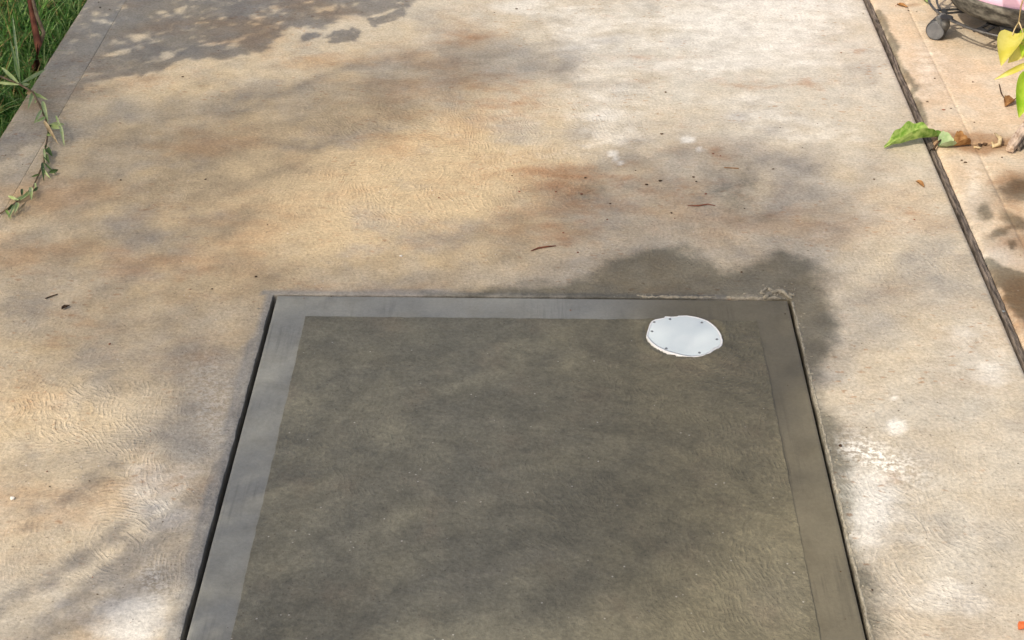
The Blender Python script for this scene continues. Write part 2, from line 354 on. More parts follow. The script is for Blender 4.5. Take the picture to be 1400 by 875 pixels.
        for a in [(1390,280,60,40,.5),(1400,390,60,40,.5),(1330,200,80,14,.6),(1320,175,90,12,.3),(1390,245,60,20,.5),(1240,8,18,5,.7),(1380,150,10,6,.5),(1330,190,90,10,.55),(1300,120,60,40,.25),(1390,330,70,25,.5),(1400,440,60,50,.5),(1305,330,10,40,.4)]:
            rust += a[4]*g(a[0],a[1],a[2],a[3])
        white = .6*g(1370,350,50,30)+.4*g(1260,90,30,60)+.5*g(1330,250,25,60)+.25*g(1330,100,80,60)
        rip = z
    elif kind == 'field':
        warm = smooth(-.15,.30,x+.12*(fbm(x,y,3)-.5)); rip = .25+.65*g(1030,650,80,220,12)+.9*g(1010,480,50,45)+.4*g(1050,820,120,90)+.3*g(480,600,120,60)+.4*g(760,690,80,80)+.5*g(900,520,100,40)
        white = .25*g(1060,820,60,60)+.3*g(700,780,100,14,-20)
        wet_shade = .4 + .4*fbm(x,y,3.2,7)
    elif kind == 'band':
        warm = smooth(.05,.33,x+.06*(fbm(x,y,6)-.5)); rip = z; wet_shade = .2+.3*fbm(x,y,5,5); white = .25*g(300,700,40,120)*0
    for nm, (a,b,c) in {'mask_a':(rust,white,wet_shade), 'mask_b':(warm,rip,salt), 'mask_c':(crust,spl,z)}.items():
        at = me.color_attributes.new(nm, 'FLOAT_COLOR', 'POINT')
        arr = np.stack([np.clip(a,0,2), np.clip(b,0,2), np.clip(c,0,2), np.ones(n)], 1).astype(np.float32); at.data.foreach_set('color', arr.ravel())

def lines(a, b, step, keys=()):
    k = sorted(set([a,b]+[q for q in keys if a<q<b])); out = []
    for i in range(len(k)-1):
        m = max(1, round((k[i+1]-k[i])/step)); out += [k[i]+(k[i+1]-k[i])*j/m for j in range(m)]
    return np.array(out+[k[-1]])
def sheet(name, xs, ys, zf, mat, parent, keep=None, depth=.11, wob=.0):
    """a slab: gridded top with relief zf(x,y), side faces down to -depth round every free edge"""
    nx, ny = len(xs), len(ys); X, Y = np.meshgrid(xs, ys); ok = np.ones((ny-1,nx-1), bool)
    cx = (X[:-1,:-1]+X[1:,1:])/2; cy = (Y[:-1,:-1]+Y[1:,1:])/2
    if keep is not None: ok = keep(cx, cy)
    Z = zf(X, Y)
    idx = np.arange(nx*ny).reshape(ny,nx)
    Q = np.stack([idx[:-1,:-1],idx[:-1,1:],idx[1:,1:],idx[1:,:-1]],-1)[ok]
    V = np.stack([X,Y,Z],-1).reshape(-1,3)
    # free edges
    okp = np.pad(ok, 1); sides = []
    jj, ii = np.nonzero(ok)
    for dj, di, a, b in ((-1,0,(0,0),(0,1)),(1,0,(1,1),(1,0)),(0,-1,(1,0),(0,0)),(0,1,(0,1),(1,1))):
        fr = ~okp[jj+1+dj, ii+1+di]; j = jj[fr]; i = ii[fr]
        sides.append(np.stack([idx[j+a[0],i+a[1]], idx[j+b[0],i+b[1]]],1))
    sd_ = np.concatenate(sides); n0 = len(V)
    hi = V[sd_.ravel()].copy(); lo = hi.copy(); lo[:,2] = -depth; V = np.concatenate([V, lo, hi]); n1 = n0+len(lo)
    k = np.arange(len(sd_)); SQ = np.stack([n1+2*k, n0+2*k, n0+2*k+1, n1+2*k+1],1)
    Q = np.concatenate([Q, SQ])
    used = np.unique(Q); rm = np.full(len(V), -1); rm[used] = np.arange(len(used)); V = V[used]; Q = rm[Q]
    if wob:
        near = ((np.abs(V[:,0]-HX0)<.004)|(np.abs(V[:,0]-HX1)<.004)) & (V[:,1]<HY1+.002)
        V[near,0] += wob*(fbm(V[near,1]*3, V[near,0]*0, 14, 3)-.5)
        nt_ = (np.abs(V[:,1]-HY1)<.004)&(V[:,0]>HX0)&(V[:,0]<HX1); V[nt_,1] += wob*(fbm(V[nt_,0]*3, V[nt_,1]*0, 14, 5)-.5)
    return npmesh(name, V, Q, mat, parent)

def edge_round(d, r=.006, h=.004):   # rounded arris near a free edge, d = distance from it
    t = np.clip(1-d/r, 0, 1); return -h*t*t

# ---------------------------------------------------------------- driveway slab with a cut-out
slab = empty('concrete_driveway', (0,0,0)); tag(slab, 'stained beige concrete driveway slab with a square cut-out', kind='structure')
def z_field(x, y):
    z = .0018*(fbm(x,y,6,2)-.5)
    dh = np.maximum(np.maximum(HX0-x, x-HX1), np.maximum(y-HY1, HY0-y))
    z = z + edge_round(np.abs(dh), .004, .0018)*(dh > -1e-4)
    z = z + edge_round(np.abs(x-XJ), .008, .005) + edge_round(np.abs(x-XB), .003, .0012)
    return z
kx = [XB,XB+.003,XB+.006,HX0-.008,HX0-.004,HX0,HX1,HX1+.004,HX1+.008,XJ-.01,XJ-.005,XJ]
xs = lines(XB+.0004, XJ, .011, kx); ys = np.concatenate([np.linspace(-3,1.6,12)[:-1], lines(1.6, 5.2, .011, [HY1,HY1+.004,HY1+.008]), np.linspace(5.2,11,14)[1:]])
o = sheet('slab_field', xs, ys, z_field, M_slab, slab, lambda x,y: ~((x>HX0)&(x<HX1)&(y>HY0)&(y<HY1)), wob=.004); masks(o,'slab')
def z_margin(x, y): return .001*(fbm(x,y,5,9)-.5) + edge_round(np.abs(x-XL), .018, .010) + edge_round(np.abs(x-XB), .003, .0010)
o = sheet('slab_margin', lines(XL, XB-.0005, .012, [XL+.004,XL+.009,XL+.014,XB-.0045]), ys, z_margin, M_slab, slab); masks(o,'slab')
o['label'] = 'smooth tooled margin along the slab edge'

# ---------------------------------------------------------------- neighbouring paving
XP = XJ + .0205
def z_pave(x, y):
    return .001*(fbm(x,y,4,4)-.5) + edge_round(np.abs(x-XP), .01, .006) + edge_round(np.abs(y-YJ), .012, .006) - .0022*np.exp(-((x-1.035)/.003)**2)
pave = empty('paving_slab', (XP,YJ,0)); tag(pave, 'pinkish tan concrete paving slab beyond the cross joint', kind='structure')
pave2 = empty('paving_slab', (XP,YJ,0)); tag(pave2, 'water-stained tan concrete paving slab on the near side of the cross joint', kind='structure')
xp = lines(XP, 3.2, .02, [XP+.005,XP+.01,1.029,1.032,1.035,1.038,1.041,1.6]) ; xp = np.concatenate([lines(XP,1.7,.011,[XP+.005,XP+.01,1.029,1.032,1.035,1.038,1.041]), np.linspace(1.7,4,14)[1:]])
for par, y0, y1 in ((pave, YJ+.004, 11), (pave2, -3, YJ-.004)):
    a = max(y0,1.9); b = min(y1,5.3)
    yy = lines(a,b,.011,[YJ-.012,YJ-.008,YJ+.008,YJ+.012])
    if y0 < a: yy = np.concatenate([np.linspace(y0,a,8)[:-1], yy])
    if y1 > b: yy = np.concatenate([yy, np.linspace(b,y1,8)[1:]])
    o = sheet('slab_surface', xp, yy, z_pave, M_pave, None); masks(o,'paving')
    o.parent = par; o.matrix_parent_inverse = Matrix.Translation((-XP,-YJ,0))

# ---------------------------------------------------------------- concrete panel in the cut-out
panel = empty('access_panel', (0,0,0))
tag(panel, 'dark damp rectangular concrete panel set flush in the driveway with a smooth margin', 'access panel')
PX0 = HX0+.0105; PX1 = HX1-.0065; PY1 = HY1-.0065; BX0 = -.462; BX1 = .433; BY1 = 2.858
def z_p(x, y):
    z = .0012*(fbm(x,y,5,12)-.5)
    d = np.minimum(np.minimum(x-PX0, PX1-x), PY1-y); return z + edge_round(np.abs(d), .003, .0015)
yl = np.concatenate([np.linspace(HY0+.01,1.6,8)[:-1], lines(1.6, PY1, .01, [PY1-.003,PY1-.006,BY1])])
CX, CY, CR = .2855, 2.802, .0745
def kband(x,y): return (x<BX0)|(x>BX1)|(y>BY1)
xl = lines(PX0, PX1, .01, [PX0+.003,PX0+.006,BX0,BX1,PX1-.003,PX1-.006])
o = sheet('smooth_margin', xl, yl, z_p, M_band, panel, kband, .06); masks(o,'band')
def z_f(x, y):
    rag = .0016*(fbm(x,y,60,5)-.4)
    near = np.minimum(np.minimum(x-BX0, BX1-x), BY1-y)
    z = .0020 + rag*np.exp(-near/.008) + .002*(fbm(x,y,8,3)-.5) + edge_round(np.abs(near), .003, .0006)*np.where(x>BX1-.02, 0., 1.) + .0012*np.exp(-((x-BX1+.002)/.003)**2)*(y<2.8)*(fbm(x,y,40,2))*np.where((x>.33)&(y>2.78), .0, 1.) - .0012*((x>.33)&(y>2.80))
    r = np.hypot(x-CX, y-CY); z = z + .0055*np.exp(-((r-CR-.012)/.010)**2)*(fbm(x,y,25,4)) + .003*np.exp(-((r-CR-.03)/.02)**2)*(fbm(x,y,45,8)-.45)*(x>CX)
    return np.where(r < CR+.002, -.004, z)
o = sheet('rough_field', lines(BX0+.001, BX1-.001, .006, [BX0+.003,BX1-.003]), np.concatenate([np.linspace(HY0+.01,1.6,8)[:-1], lines(1.6, BY1-.001, .006, [BY1-.003])]), z_f, M_field, panel, None, .05)
co = np.empty(len(o.data.vertices)*3, np.float32); o.data.vertices.foreach_get('co', co); co = co.reshape(-1,3)
for s_, k_ in ((co[:,0] < BX0+.002, 0), (co[:,0] > BX1-.002, 1), (co[:,1] > BY1-.002, 2)):      # ragged lap of rough mortar over the smooth margin
    q_ = .0035*fbm(co[s_,0 if k_ == 2 else 1].astype(float), co[s_,0].astype(float)*0, 45, 4+k_, 3)
    if k_ == 0: co[s_,0] -= q_
    elif k_ == 1: co[s_,0] += q_
    else: co[s_,1] += q_
o.data.vertices.foreach_set('co', co.ravel()); o.data.update(); masks(o,'field')

# ---------------------------------------------------------------- burrs and crumbs of mortar along the cut
def ridge(name, pts, rad, seed, label=None):
    r = random.Random(seed); P = []; Rr = []
    for i in range(len(pts)-1):
        a = Vector(pts[i]); b = Vector(pts[i+1]); m = max(2, int((b-a).length/.006))
        for k in range(m):
            q = a.lerp(b, k/m); P.append((q.x+r.uniform(-.0012,.0012), q.y+r.uniform(-.0012,.0012), q.z+r.uniform(-.0008,.0004))); Rr.append(rad*r.uniform(.45,1.25))
    o = tube(name, P, Rr, M_mortar, panel, 6)
    if label: o['label'] = label
    return o
ridge('mortar_ridge', [(HX1+.004,2.935,-.001),(HX1+.005,2.5,-.001),(HX1+.0035,2.2,-.0015),(HX1+.0045,1.7,-.0015)], .0029, 1)
ridge('mortar_ridge', [G(868,404,-.0015), G(880,406,-.0015), G(1000,407,-.002), G(1030,407,-.001), G(1072,407,-.001)], .0036, 2)
ridge('mortar_ridge', [G(1046,407,.001), G(1052,400,.001), G(1064,397,.003), G(1073,400,.003), G(1078,406,.002), G(1085,406,.001)], .0048, 3, 'curled worm of mortar at the far right corner')
ridge('mortar_ridge', [G(1040,400,.0), G(1049,393,.001), G(1056,398,.001), G(1050,406,.0)], .0032, 4)
ridge('mortar_ridge', [G(1078,402,.001), G(1090,405,.001)], .003, 5)
def lump(c, r, seed, flat=.6):
    rr = random.Random(seed); bm = bmesh.new(); bmesh.ops.create_icosphere(bm, subdivisions=1, radius=r)
    sx, sy = rr.uniform(.8,1.5), rr.uniform(.7,1.2)
    for v in bm.verts:
        k = rr.uniform(.7,1.2); v.co = Vector((v.co.x*sx*k, v.co.y*sy*k, v.co.z*flat*k)) + Vector(c)
    V = [v.co.copy() for v in bm.verts]; Fc = [[v.index for v in f.verts] for f in bm.faces]; bm.free(); return V, Fc
cr = []
for k in range(90):
    t = random.random()
    if t < .45: p = G(random.gauss(1062,16), random.gauss(399,5), .0005)
    elif t < .75: p = Vector((HX1+.007+abs(random.gauss(0,.006)), random.uniform(1.85,2.9), .0))
    elif t < .9: p = G(random.uniform(860,1040), random.gauss(403,1.5), 0)
    else: p = Vector((HX0-.004-abs(random.gauss(0,.008)), random.uniform(1.9,2.9), 0))
    cr.append(lump(p, random.uniform(.0012,.0032), k))
V, Fc = join(cr); o = mesh('mortar_crumbs', V, Fc, M_mortar, panel); o['kind'] = 'stuff'

# ---------------------------------------------------------------- round white inspection cover
OUT = [(205,430),(215,385),(245,290),(270,255),(305,235),(370,222),(420,212),(430,196),(500,200),(575,196),(590,188),(690,185),(800,202),(880,225),(940,248),(1000,290),(1045,330),(1080,375),(1105,420),(1112,455),(1122,480),(1118,520),(1105,548),(1075,572),(1040,578),(1012,600),(975,632),(930,655),(870,671),(770,682),(700,676),(640,666),(560,645),(470,622),(400,592),(330,558),(280,520),(240,480)]
cov = empty('inspection_cover', (CX,CY,.002)); tag(cov, 'round white plastic cover screwed into the dark damp concrete panel', 'inspection cover')
ring = [G(860+a*160/1400, 410+b*100/875, .005) - Vector((CX,CY,.002)) for a,b in OUT]
def disc(name, sc0, sc1, z0, z1, mat, rim_in=None):   # shallow dished plastic
    n = len(ring); V = []; Fc = []
    levels = [(sc0, z0), ((sc0+sc1)/2, z1), (sc1, z1)]
    if rim_in is None: levels += [(.5, z1+.0004), (.0, z1+.0006)]
    else: levels += [(rim_in, z1-.0002), (rim_in, z1-.002)]
    for s, z in levels: V += [Vector((p.x*s, p.y*s, z)) for p in ring]
    for l in range(len(levels)-1):
        for i in range(n): j = (i+1)%n; Fc.append((l*n+i, l*n+j, (l+1)*n+j, (l+1)*n+i))
    return mesh(name, V, Fc, mat, cov, True)
disc('rim', 1.0, .994, -.006, .0030, M_rim, .945)
V = [Vector((p.x*.946, p.y*.946, .0029)) for p in ring] + [Vector((0,0,.0030))]; n = len(ring)
mesh('plate', V, [(i,(i+1)%n,n) for i in range(n)], M_white, cov, False)
scr_first = None
for a, b in [(302,262),(275,372),(490,226),(872,267),(1052,467),(843,627),(445,577)]:
    p = G(860+a*160/1400, 410+b*100/875, .006) - Vector((CX,CY,.002))
    if scr_first is None:
        parts = []; m = 12; r = .0029
        V = [Vector((r*math.cos(2*math.pi*k/m), r*math.sin(2*math.pi*k/m), 0)) for k in range(m)] + [Vector((r*.75*math.cos(2*math.pi*k/m), r*.75*math.sin(2*math.pi*k/m), .0012)) for k in range(m)]
        V += [Vector((s*.0005, t*.0018, .0005)) for s in (-1,1) for t in (-1,1)]
        Fc = [(k,(k+1)%m,m+(k+1)%m,m+k) for k in range(m)] + [tuple(range(m,2*m))]
        s_ = mesh('screw', V, Fc, M_screw, cov); scr_first = s_
    else:
        s_ = scr_first.copy(); C.objects.link(s_)
    s_.location = (p.x, p.y, .0029); s_.rotation_euler = (0,0,random.uniform(0,3))

# ---------------------------------------------------------------- timber strip in the joint
strip = empty('joint_timber', (XJ,3.6,0)); tag(strip, 'weathered dark timber strip filling the long joint between driveway and tan paving', 'timber strip')
def batten(y0, y1, seed):
    r = np.random.default_rng(seed); ys = np.arange(y0, y1, .02); V = []; Fc = []
    for k, y in enumerate(ys):
        a = XJ + .0045 + r.uniform(-.0012,.0012); b = XJ + .0192 + r.uniform(-.002,.0016); z = -.002 + r.uniform(-.0008,.0008)
        prof = [(a,-.05),(a+.001,z-.003),(a+.004,z),((a+b)/2,z-.0012+r.uniform(-.0008,.0008)),(b-.003,z),(b,z-.003),(b+.0005,-.05)]
        V += [(x-XJ, y-3.6, q) for x,q in prof]
    m = 7
    for k in range(len(ys)-1):
        for i in range(m-1): Fc.append((k*m+i, k*m+i+1, (k+1)*m+i+1, (k+1)*m+i))
    return mesh('batten', V, Fc, M_wood, strip)
batten(-1.5, YJ-.03, 1); batten(YJ-.026, 9.5, 2)
p = G(1372,425,.0) - Vector((XJ,3.6,0)); V, Fc = lump((p.x,p.y,-.001), .0035, 3, .4); mesh('nail_head', V, Fc, M_screw, strip)
# soil packed in the two joints
mesh('joint_soil', [(XJ,-3,-.018),(XP,-3,-.018),(XP,11,-.018),(XJ,11,-.018)], [(0,1,2,3)], M_soil); tag(bpy.data.objects['joint_soil'], 'dark soil at the bottom of the long joint', kind='structure')
mesh('joint_soil', [(XP,YJ-.005,-.008),(4,YJ-.005,-.008),(4,YJ+.005,-.008),(XP,YJ+.005,-.008)], [(0,1,2,3)], M_soil); tag(bpy.data.objects['joint_soil.001'], 'dark soil in the cross joint of the tan paving', kind='structure')

# ---------------------------------------------------------------- leaves
def leaf_geo(base, tip, width, bend=0., cup=0., crumple=0., seed=0, n=10, m=4, roll=0., up=None, sharp=1.0):
    """pointed leaf blade from base to tip; cup raises the edges, crumple wrinkles it"""
    r = random.Random(seed); base = Vector(base); tip = Vector(tip); ax = tip-base; L = ax.length; t = ax.normalized()
    s = t.cross(up or Vector((0,0,1))).normalized(); s = Matrix.Rotation(roll, 3, t) @ s; nn = s.cross(t)
    V = []; Fc = []
    ph = [r.uniform(0,6) for _ in range(4)]
    for i in range(n+1):
        u = i/n; wd = width*.5*max(.02, math.sin(math.pi*u**(.75*sharp)))**.8
        for j in range(-m, m+1):
            v = j/m
            z = bend*L*math.sin(math.pi*u) + cup*wd*v*v*2 + crumple*L*(math.sin(23*u+ph[0]+2*v)*.5+math.sin(11*u*(1+abs(v))+ph[1])*.5+.6*math.sin(9*v+ph[2]+5*u))*(.3+abs(v))
            V.append(base + t*(L*u) + s*(wd*v) + nn*z)
    k = 2*m+1
    for i in range(n):
        for j in range(2*m): Fc.append((i*k+j, i*k+j+1, (i+1)*k+j+1, (i+1)*k+j))
    return V, Fc
def leaf(name, base, tip, width, mat, parent=None, **k):
    V, Fc = leaf_geo(base, tip, width, **k); zmin = min(v.z for v in V)
    if parent is None and zmin < .001: V = [v+Vector((0,0,.001-zmin)) for v in V]
    return mesh(name, V, Fc, mat, parent, True)

# large green leaf lying across the timber joint
o = leaf('fallen_leaf', G(1281,186,.012), G(1209,201,.008), .047, M_leafg, cup=.7, crumple=.024, seed=3, n=34, m=7, bend=.03, roll=.06)
tag(o, 'large bright green crumpled leaf lying across the timber joint', 'leaf', 'leaves fallen on the concrete')
o = leaf('fallen_leaf', G(1278,187,.008), G(1294,186,.004), .028, M_leafd, cup=.4, crumple=.02, seed=5)
tag(o, 'small dull green leaf tip tucked behind the large green leaf', 'leaf', 'leaves fallen on the concrete')
o = empty('fallen_leaf', G(1300,198,0)); tag(o, 'pale green leaf with an orange brown end beside the joint', 'leaf', 'leaves fallen on the concrete')
c0 = G(1300,198,0)
a = leaf('leaf_blade', Vector(G(1282,200,.003))-c0, Vector(G(1309,198,.004))-c0, .052, M_leafp, o, cup=.5, crumple=.03, seed=8)
b = leaf('leaf_end', Vector(G(1304,199,.005))-c0, Vector(G(1327,197,.003))-c0, .040, M_brown, o, cup=.7, crumple=.05, seed=9); b['label'] = 'orange brown withered end'
V, Fc = tube_geo([G(1276,204,.004), G(1283,194,.012), G(1296,183,.010)], [.003,.0025,.0012], 6)
tag(mesh('twig', V, Fc, M_dbrown), 'short dark twig sticking out between the green leaf and the pale leaf', 'twig')
V, Fc = join([lump(G(1340,198,.004), .006, 3, .7), lump(G(1347,197,.004), .008, 4, .7)])
tag(mesh('seed_pod', V, Fc, M_dbrown, None, True), 'small black seed pod lying in the cross joint', 'seed pod')
V, Fc = tube_geo([G(1360,182,.012), G(1368,190,.012), G(1366,198,.006), G(1357,200,.004), G(1357,194,.012)], [.002,.006,.005,.006,.003], 6)
tag(mesh('curled_leaf', V, Fc, M_tan, None, True), 'small tan curled dry leaf between the seed pod and the wooden stake', 'leaf')
V, Fc = tube_geo([G(1331,201,.002), G(1341,202,.002)], [.003,.002], 6)
tag(mesh('bark_chip', V, Fc, M_tan, None, True), 'pale sliver of bark between the withered leaf and the seed pod', 'bark chip')

# wooden stake at the right edge
stake = empty('wooden_stake', G(1381,205,0)); tag(stake, 'weathered pale wooden stake lying at the right edge on the tan paving', 'wooden stake')
def plank(a, b, wd, th, nm, mat, dz=0):
    a = Vector(a); b = Vector(b); t = (b-a).normalized(); s = t.cross(Vector((0,0,1))).normalized(); u = s.cross(t); V = []; Fc = []; n = 14
    prof = [(-.5,-.35),(-.38,-.5),(.38,-.5),(.5,-.35),(.5,.3),(.3,.5),(.05,.42),(-.3,.5),(-.5,.3)]; m = len(prof)
    for i in range(n+1):
        p = a.lerp(b, i/n); k = .8 if i == 0 else 1
        for x, z in prof: V.append(p + s*(wd*(x*k+random.uniform(-.02,.02))) + u*(th*(z*k+random.uniform(-.04,.04))) - stake.location)
    for i in range(n):
        for j in range(m): Fc.append((i*m+j, i*m+(j+1)%m, (i+1)*m+(j+1)%m, (i+1)*m+j))
    Fc.append(tuple(range(m))[::-1]); Fc.append(tuple(n*m+j for j in range(m)))
    return mesh(nm, V, Fc, mat, stake)
plank(G(1381,203,.014), G(1440,122,.055), .022, .022, 'split_rail', M_stake)
plank(G(1391,203,.007), G(1455,130,.035), .018, .014, 'split_rail', M_wood)['label'] = 'added dark rail standing in for the shade below the stake'  # dark rail added where the stake's shaded side falls

# ---------------------------------------------------------------- pot on a wheeled caddy
PC = G(1406, 5, .07)
def lathe(name, prof, mat, parent, n=72, wobble=0.):
    V = []; Fc = []
    for r, z in prof:
        for k in range(n):
            a = 2*math.pi*k/n; q = 1+wobble*math.sin(5*a+z*90); V.append((r*q*math.cos(a), r*q*math.sin(a), z))
    for i in range(len(prof)-1):
        for k in range(n): Fc.append((i*n+k, i*n+(k+1)%n, (i+1)*n+(k+1)%n, (i+1)*n+k))
    return mesh(name, V, Fc, mat, parent, True)
caddy = empty('plant_caddy', (PC.x, PC.y, 0)); tag(caddy, 'black wire plant caddy on castors under the pink pot', 'plant caddy')
def ringw(name, R, z, r, mat, par):
    n = 72; V = []; Fc = []; m = 8
    for i in range(n):
        a = 2*math.pi*i/n
        for k in range(m):
            b = 2*math.pi*k/m; V.append(((R+r*math.cos(b))*math.cos(a), (R+r*math.cos(b))*math.sin(a), z+r*math.sin(b)))
    for i in range(n):
        for k in range(m): Fc.append((i*m+k, ((i+1)%n)*m+k, ((i+1)%n)*m+(k+1)%m, i*m+(k+1)%m))
    return mesh(name, V, Fc, mat, par, True)
ringw('outer_hoop', .268, .070, .0036, M_wire, caddy); ringw('inner_hoop', .243, .060, .003, M_wire, caddy)
def bar(a0, r0, r1, wdt, z, th=.004):
    u = Vector((math.cos(a0), math.sin(a0), 0)); s = Vector((-u.y, u.x, 0)); V = []; Fc = []
    for (r, w_) in ((r0,wdt),(r1,wdt*.8)):
        for x, zz in ((-1,0),(1,0),(1,th),(-1,th)): V.append(u*r + s*(w_*x) + Vector((0,0,z+zz)))
    Fc = [(0,1,2,3),(7,6,5,4),(0,4,5,1),(1,5,6,2),(2,6,7,3),(3,7,4,0)]; return V, Fc
for k in range(10):
    a = math.radians(36*k+12); V, Fc = join([bar(a-.05, .02, .266, .004, .063), bar(a+.05, .02, .266, .004, .063), bar(a, .17, .20, .02, .0635), bar(a,.236,.25,.014,.0635)])
    mesh('spoke', V, Fc, M_black, caddy)
def cyl(c, ax, r, h, n=28, bev=.15):
    ax = Vector(ax).normalized(); s = ax.cross(Vector((0,0,1))).normalized(); u = s.cross(ax); V = []; Fc = []
    lv = [(-.5,1-bev),(-.5+bev*.6,1),(.5-bev*.6,1),(.5,1-bev)]
    for t, q in lv:
        for k in range(n): b = 2*math.pi*k/n; V.append(Vector(c)+ax*(h*t)+s*(r*q*math.cos(b))+u*(r*q*math.sin(b)))
    for i in range(3):
        for k in range(n): Fc.append((i*n+k, i*n+(k+1)%n, (i+1)*n+(k+1)%n, (i+1)*n+k))
    Fc.append(tuple(range(n))[::-1]); Fc.append(tuple(3*n+k for k in range(n))); return V, Fc
def castor(c, ax, top):
    """c = wheel centre, ax = axle direction out of the visible face, top = where the stem meets the hoop"""
    c = Vector(c) - caddy.location; ax = Vector(ax).normalized(); top = Vector(top) - caddy.location
    V, Fc = cyl(c - ax*.012, ax, .027, .026); wh = mesh('wheel', V, Fc, M_black, caddy, False)
    V, Fc = cyl(c + ax*.0022, ax, .0235, .005); mesh('hub_cap', V, Fc, M_greyp, wh)
    V, Fc = cyl(c - ax*.040, ax, .025, .022); mesh('wheel', V, Fc, M_black, caddy)
    # cowl: half shell over the wheels plus stem
    b = Vector(top); b.z = .05
    V1, F1 = tube_geo([c - ax*.026 + Vector((0,0,.014)), (c-ax*.026).lerp(b,.5)+Vector((0,0,.022)), b, top+Vector((0,0,.006))], [.015,.016,.013,.010], 10)
    mesh('castor_fork', V1, F1, M_grey_fork if ax.x < -.2 else M_black, caddy, True)
    V2, F2 = cyl(top+Vector((0,0,.004)), (0,0.01,1), .017, .006); mesh('mounting_plate', V2, F2, M_black, caddy)
castor(G(1279,42,.027), (-.42,-.86,0), G(1294,26,.068))
castor(G(1388,66,.027), (.30,-.9,0), G(1376,41,.068))
castor(Vector((PC.x+.22, PC.y+.05,.027)), (.9,.3,0), Vector((PC.x+.21,PC.y+.06,.068)))
castor(Vector((PC.x-.05, PC.y+.22,.027)), (-.3,.9,0), Vector((PC.x-.05,PC.y+.21,.068)))
sau = lathe('pot_saucer', [(0,.074),(.195,.074),(.212,.077),(.226,.095),(.237,.122),(.242,.137),(.238,.139),(.228,.12),(.21,.09),(0,.088)], M_saucer, None)
sau.location = (PC.x, PC.y, 0); tag(sau, 'grime-mottled dark saucer under the pink pot', 'saucer')
pot = lathe('plant_pot', [(0,.092),(.205,.092),(.222,.11),(.233,.14),(.236,.16),(.246,.30),(.262,.46),(.268,.47),(.268,.50),(.255,.50),(.245,.46),(.23,.44),(0,.44)], M_pink, None)
pot.location = (PC.x, PC.y, 0); tag(pot, 'glossy pale pink plant pot standing in a dark saucer', 'plant pot')

# ---------------------------------------------------------------- shrub hanging in from the right
shrub = empty('leafy_shrub', G(1480,150,0)); tag(shrub, 'yellow-green leafy shrub reaching in at the right edge before the pink pot', 'shrub')
sl = shrub.location
def at(px, py, z): return Vector(G(px,py,z)) - sl
tube('stem', [Vector((0,0,-.02)), Vector((.02,.0,.25)), Vector((.0,-.02,.44)), Vector((-.01,0,.62))], [.010,.008,.006,.004], M_stem, shrub)
tube('stem', [Vector((.015,0,.3)), at(1440,-30,.42), at(1402,-10,.40)], [.006,.004,.0025], M_stem, shrub)
tube('stem', [at(1403,-12,.40), at(1396,8,.36), at(1393,30,.32), at(1387,40,.30), at(1384,48,.29)], [.0022,.0018,.0016,.0016,.0012], M_tan, shrub, 6)
tube('stem', [at(1393,30,.32), at(1398,42,.30), at(1397,60,.28)], [.0016,.0014,.0012], M_tan, shrub, 6)
UPc = (Vector((0,0,CAM_H))-G(1385,80,.25)).normalized()
def sleaf(b, t, w_, mat, **k): return leaf('leaf', b, t, w_, mat, shrub, up=UPc, **k)
sleaf(at(1389,46,.29), at(1369,90,.25), .058, M_yel, cup=.35, bend=.05, seed=1, sharp=.8, roll=.3)
sleaf(at(1408,58,.28), at(1378,86,.24), .034, M_yel, cup=.3, bend=.05, seed=2)
sleaf(at(1412,84,.26), at(1359,109,.22), .014, M_yel, cup=.3, bend=.04, seed=3)
sleaf(at(1404,40,.29), at(1397,78,.26), .030, M_ygr, cup=.4, bend=.05, seed=4)
sleaf(at(1410,100,.24), at(1393,161,.18), .050, M_ygr, cup=.5, bend=-.08, seed=5, sharp=.8)
sleaf(at(1418,20,.38), at(1440,70,.3), .06, M_ygr, cup=.4, bend=.05, seed=6)
sleaf(at(1430,60,.3), at(1450,120,.2), .06, M_ygr, cup=.4, bend=.05, seed=7)
# leaves higher up, which drop their shade on the pot
for k in range(9):
    tgt = Vector((PC.x - .1 + random.uniform(-.05,.14), PC.y-.22, random.uniform(.13,.26)))
    q = tgt + SUN*random.uniform(.38,.50) - sl
    sleaf(q, q+Vector((random.uniform(-.05,.05),random.uniform(-.04,.02),-.06)), .045, M_ygr if k % 3 else M_yel, cup=.4, seed=20+k)
    s0 = Vector((.0,-.02,.42+.02*k)); tube('stem', [s0, s0.lerp(q,.5)+Vector((.03,0,.07)), q], [.003,.0022,.0012], M_stem, shrub, 5)
o = leaf('fallen_leaf', G(1262,-4,.004), G(1268,3,.01), .02, M_leafg, cup=.3, seed=41); tag(o, 'tiny green leaf tip at the top edge left of the caddy', 'leaf', 'leaves fallen on the concrete')

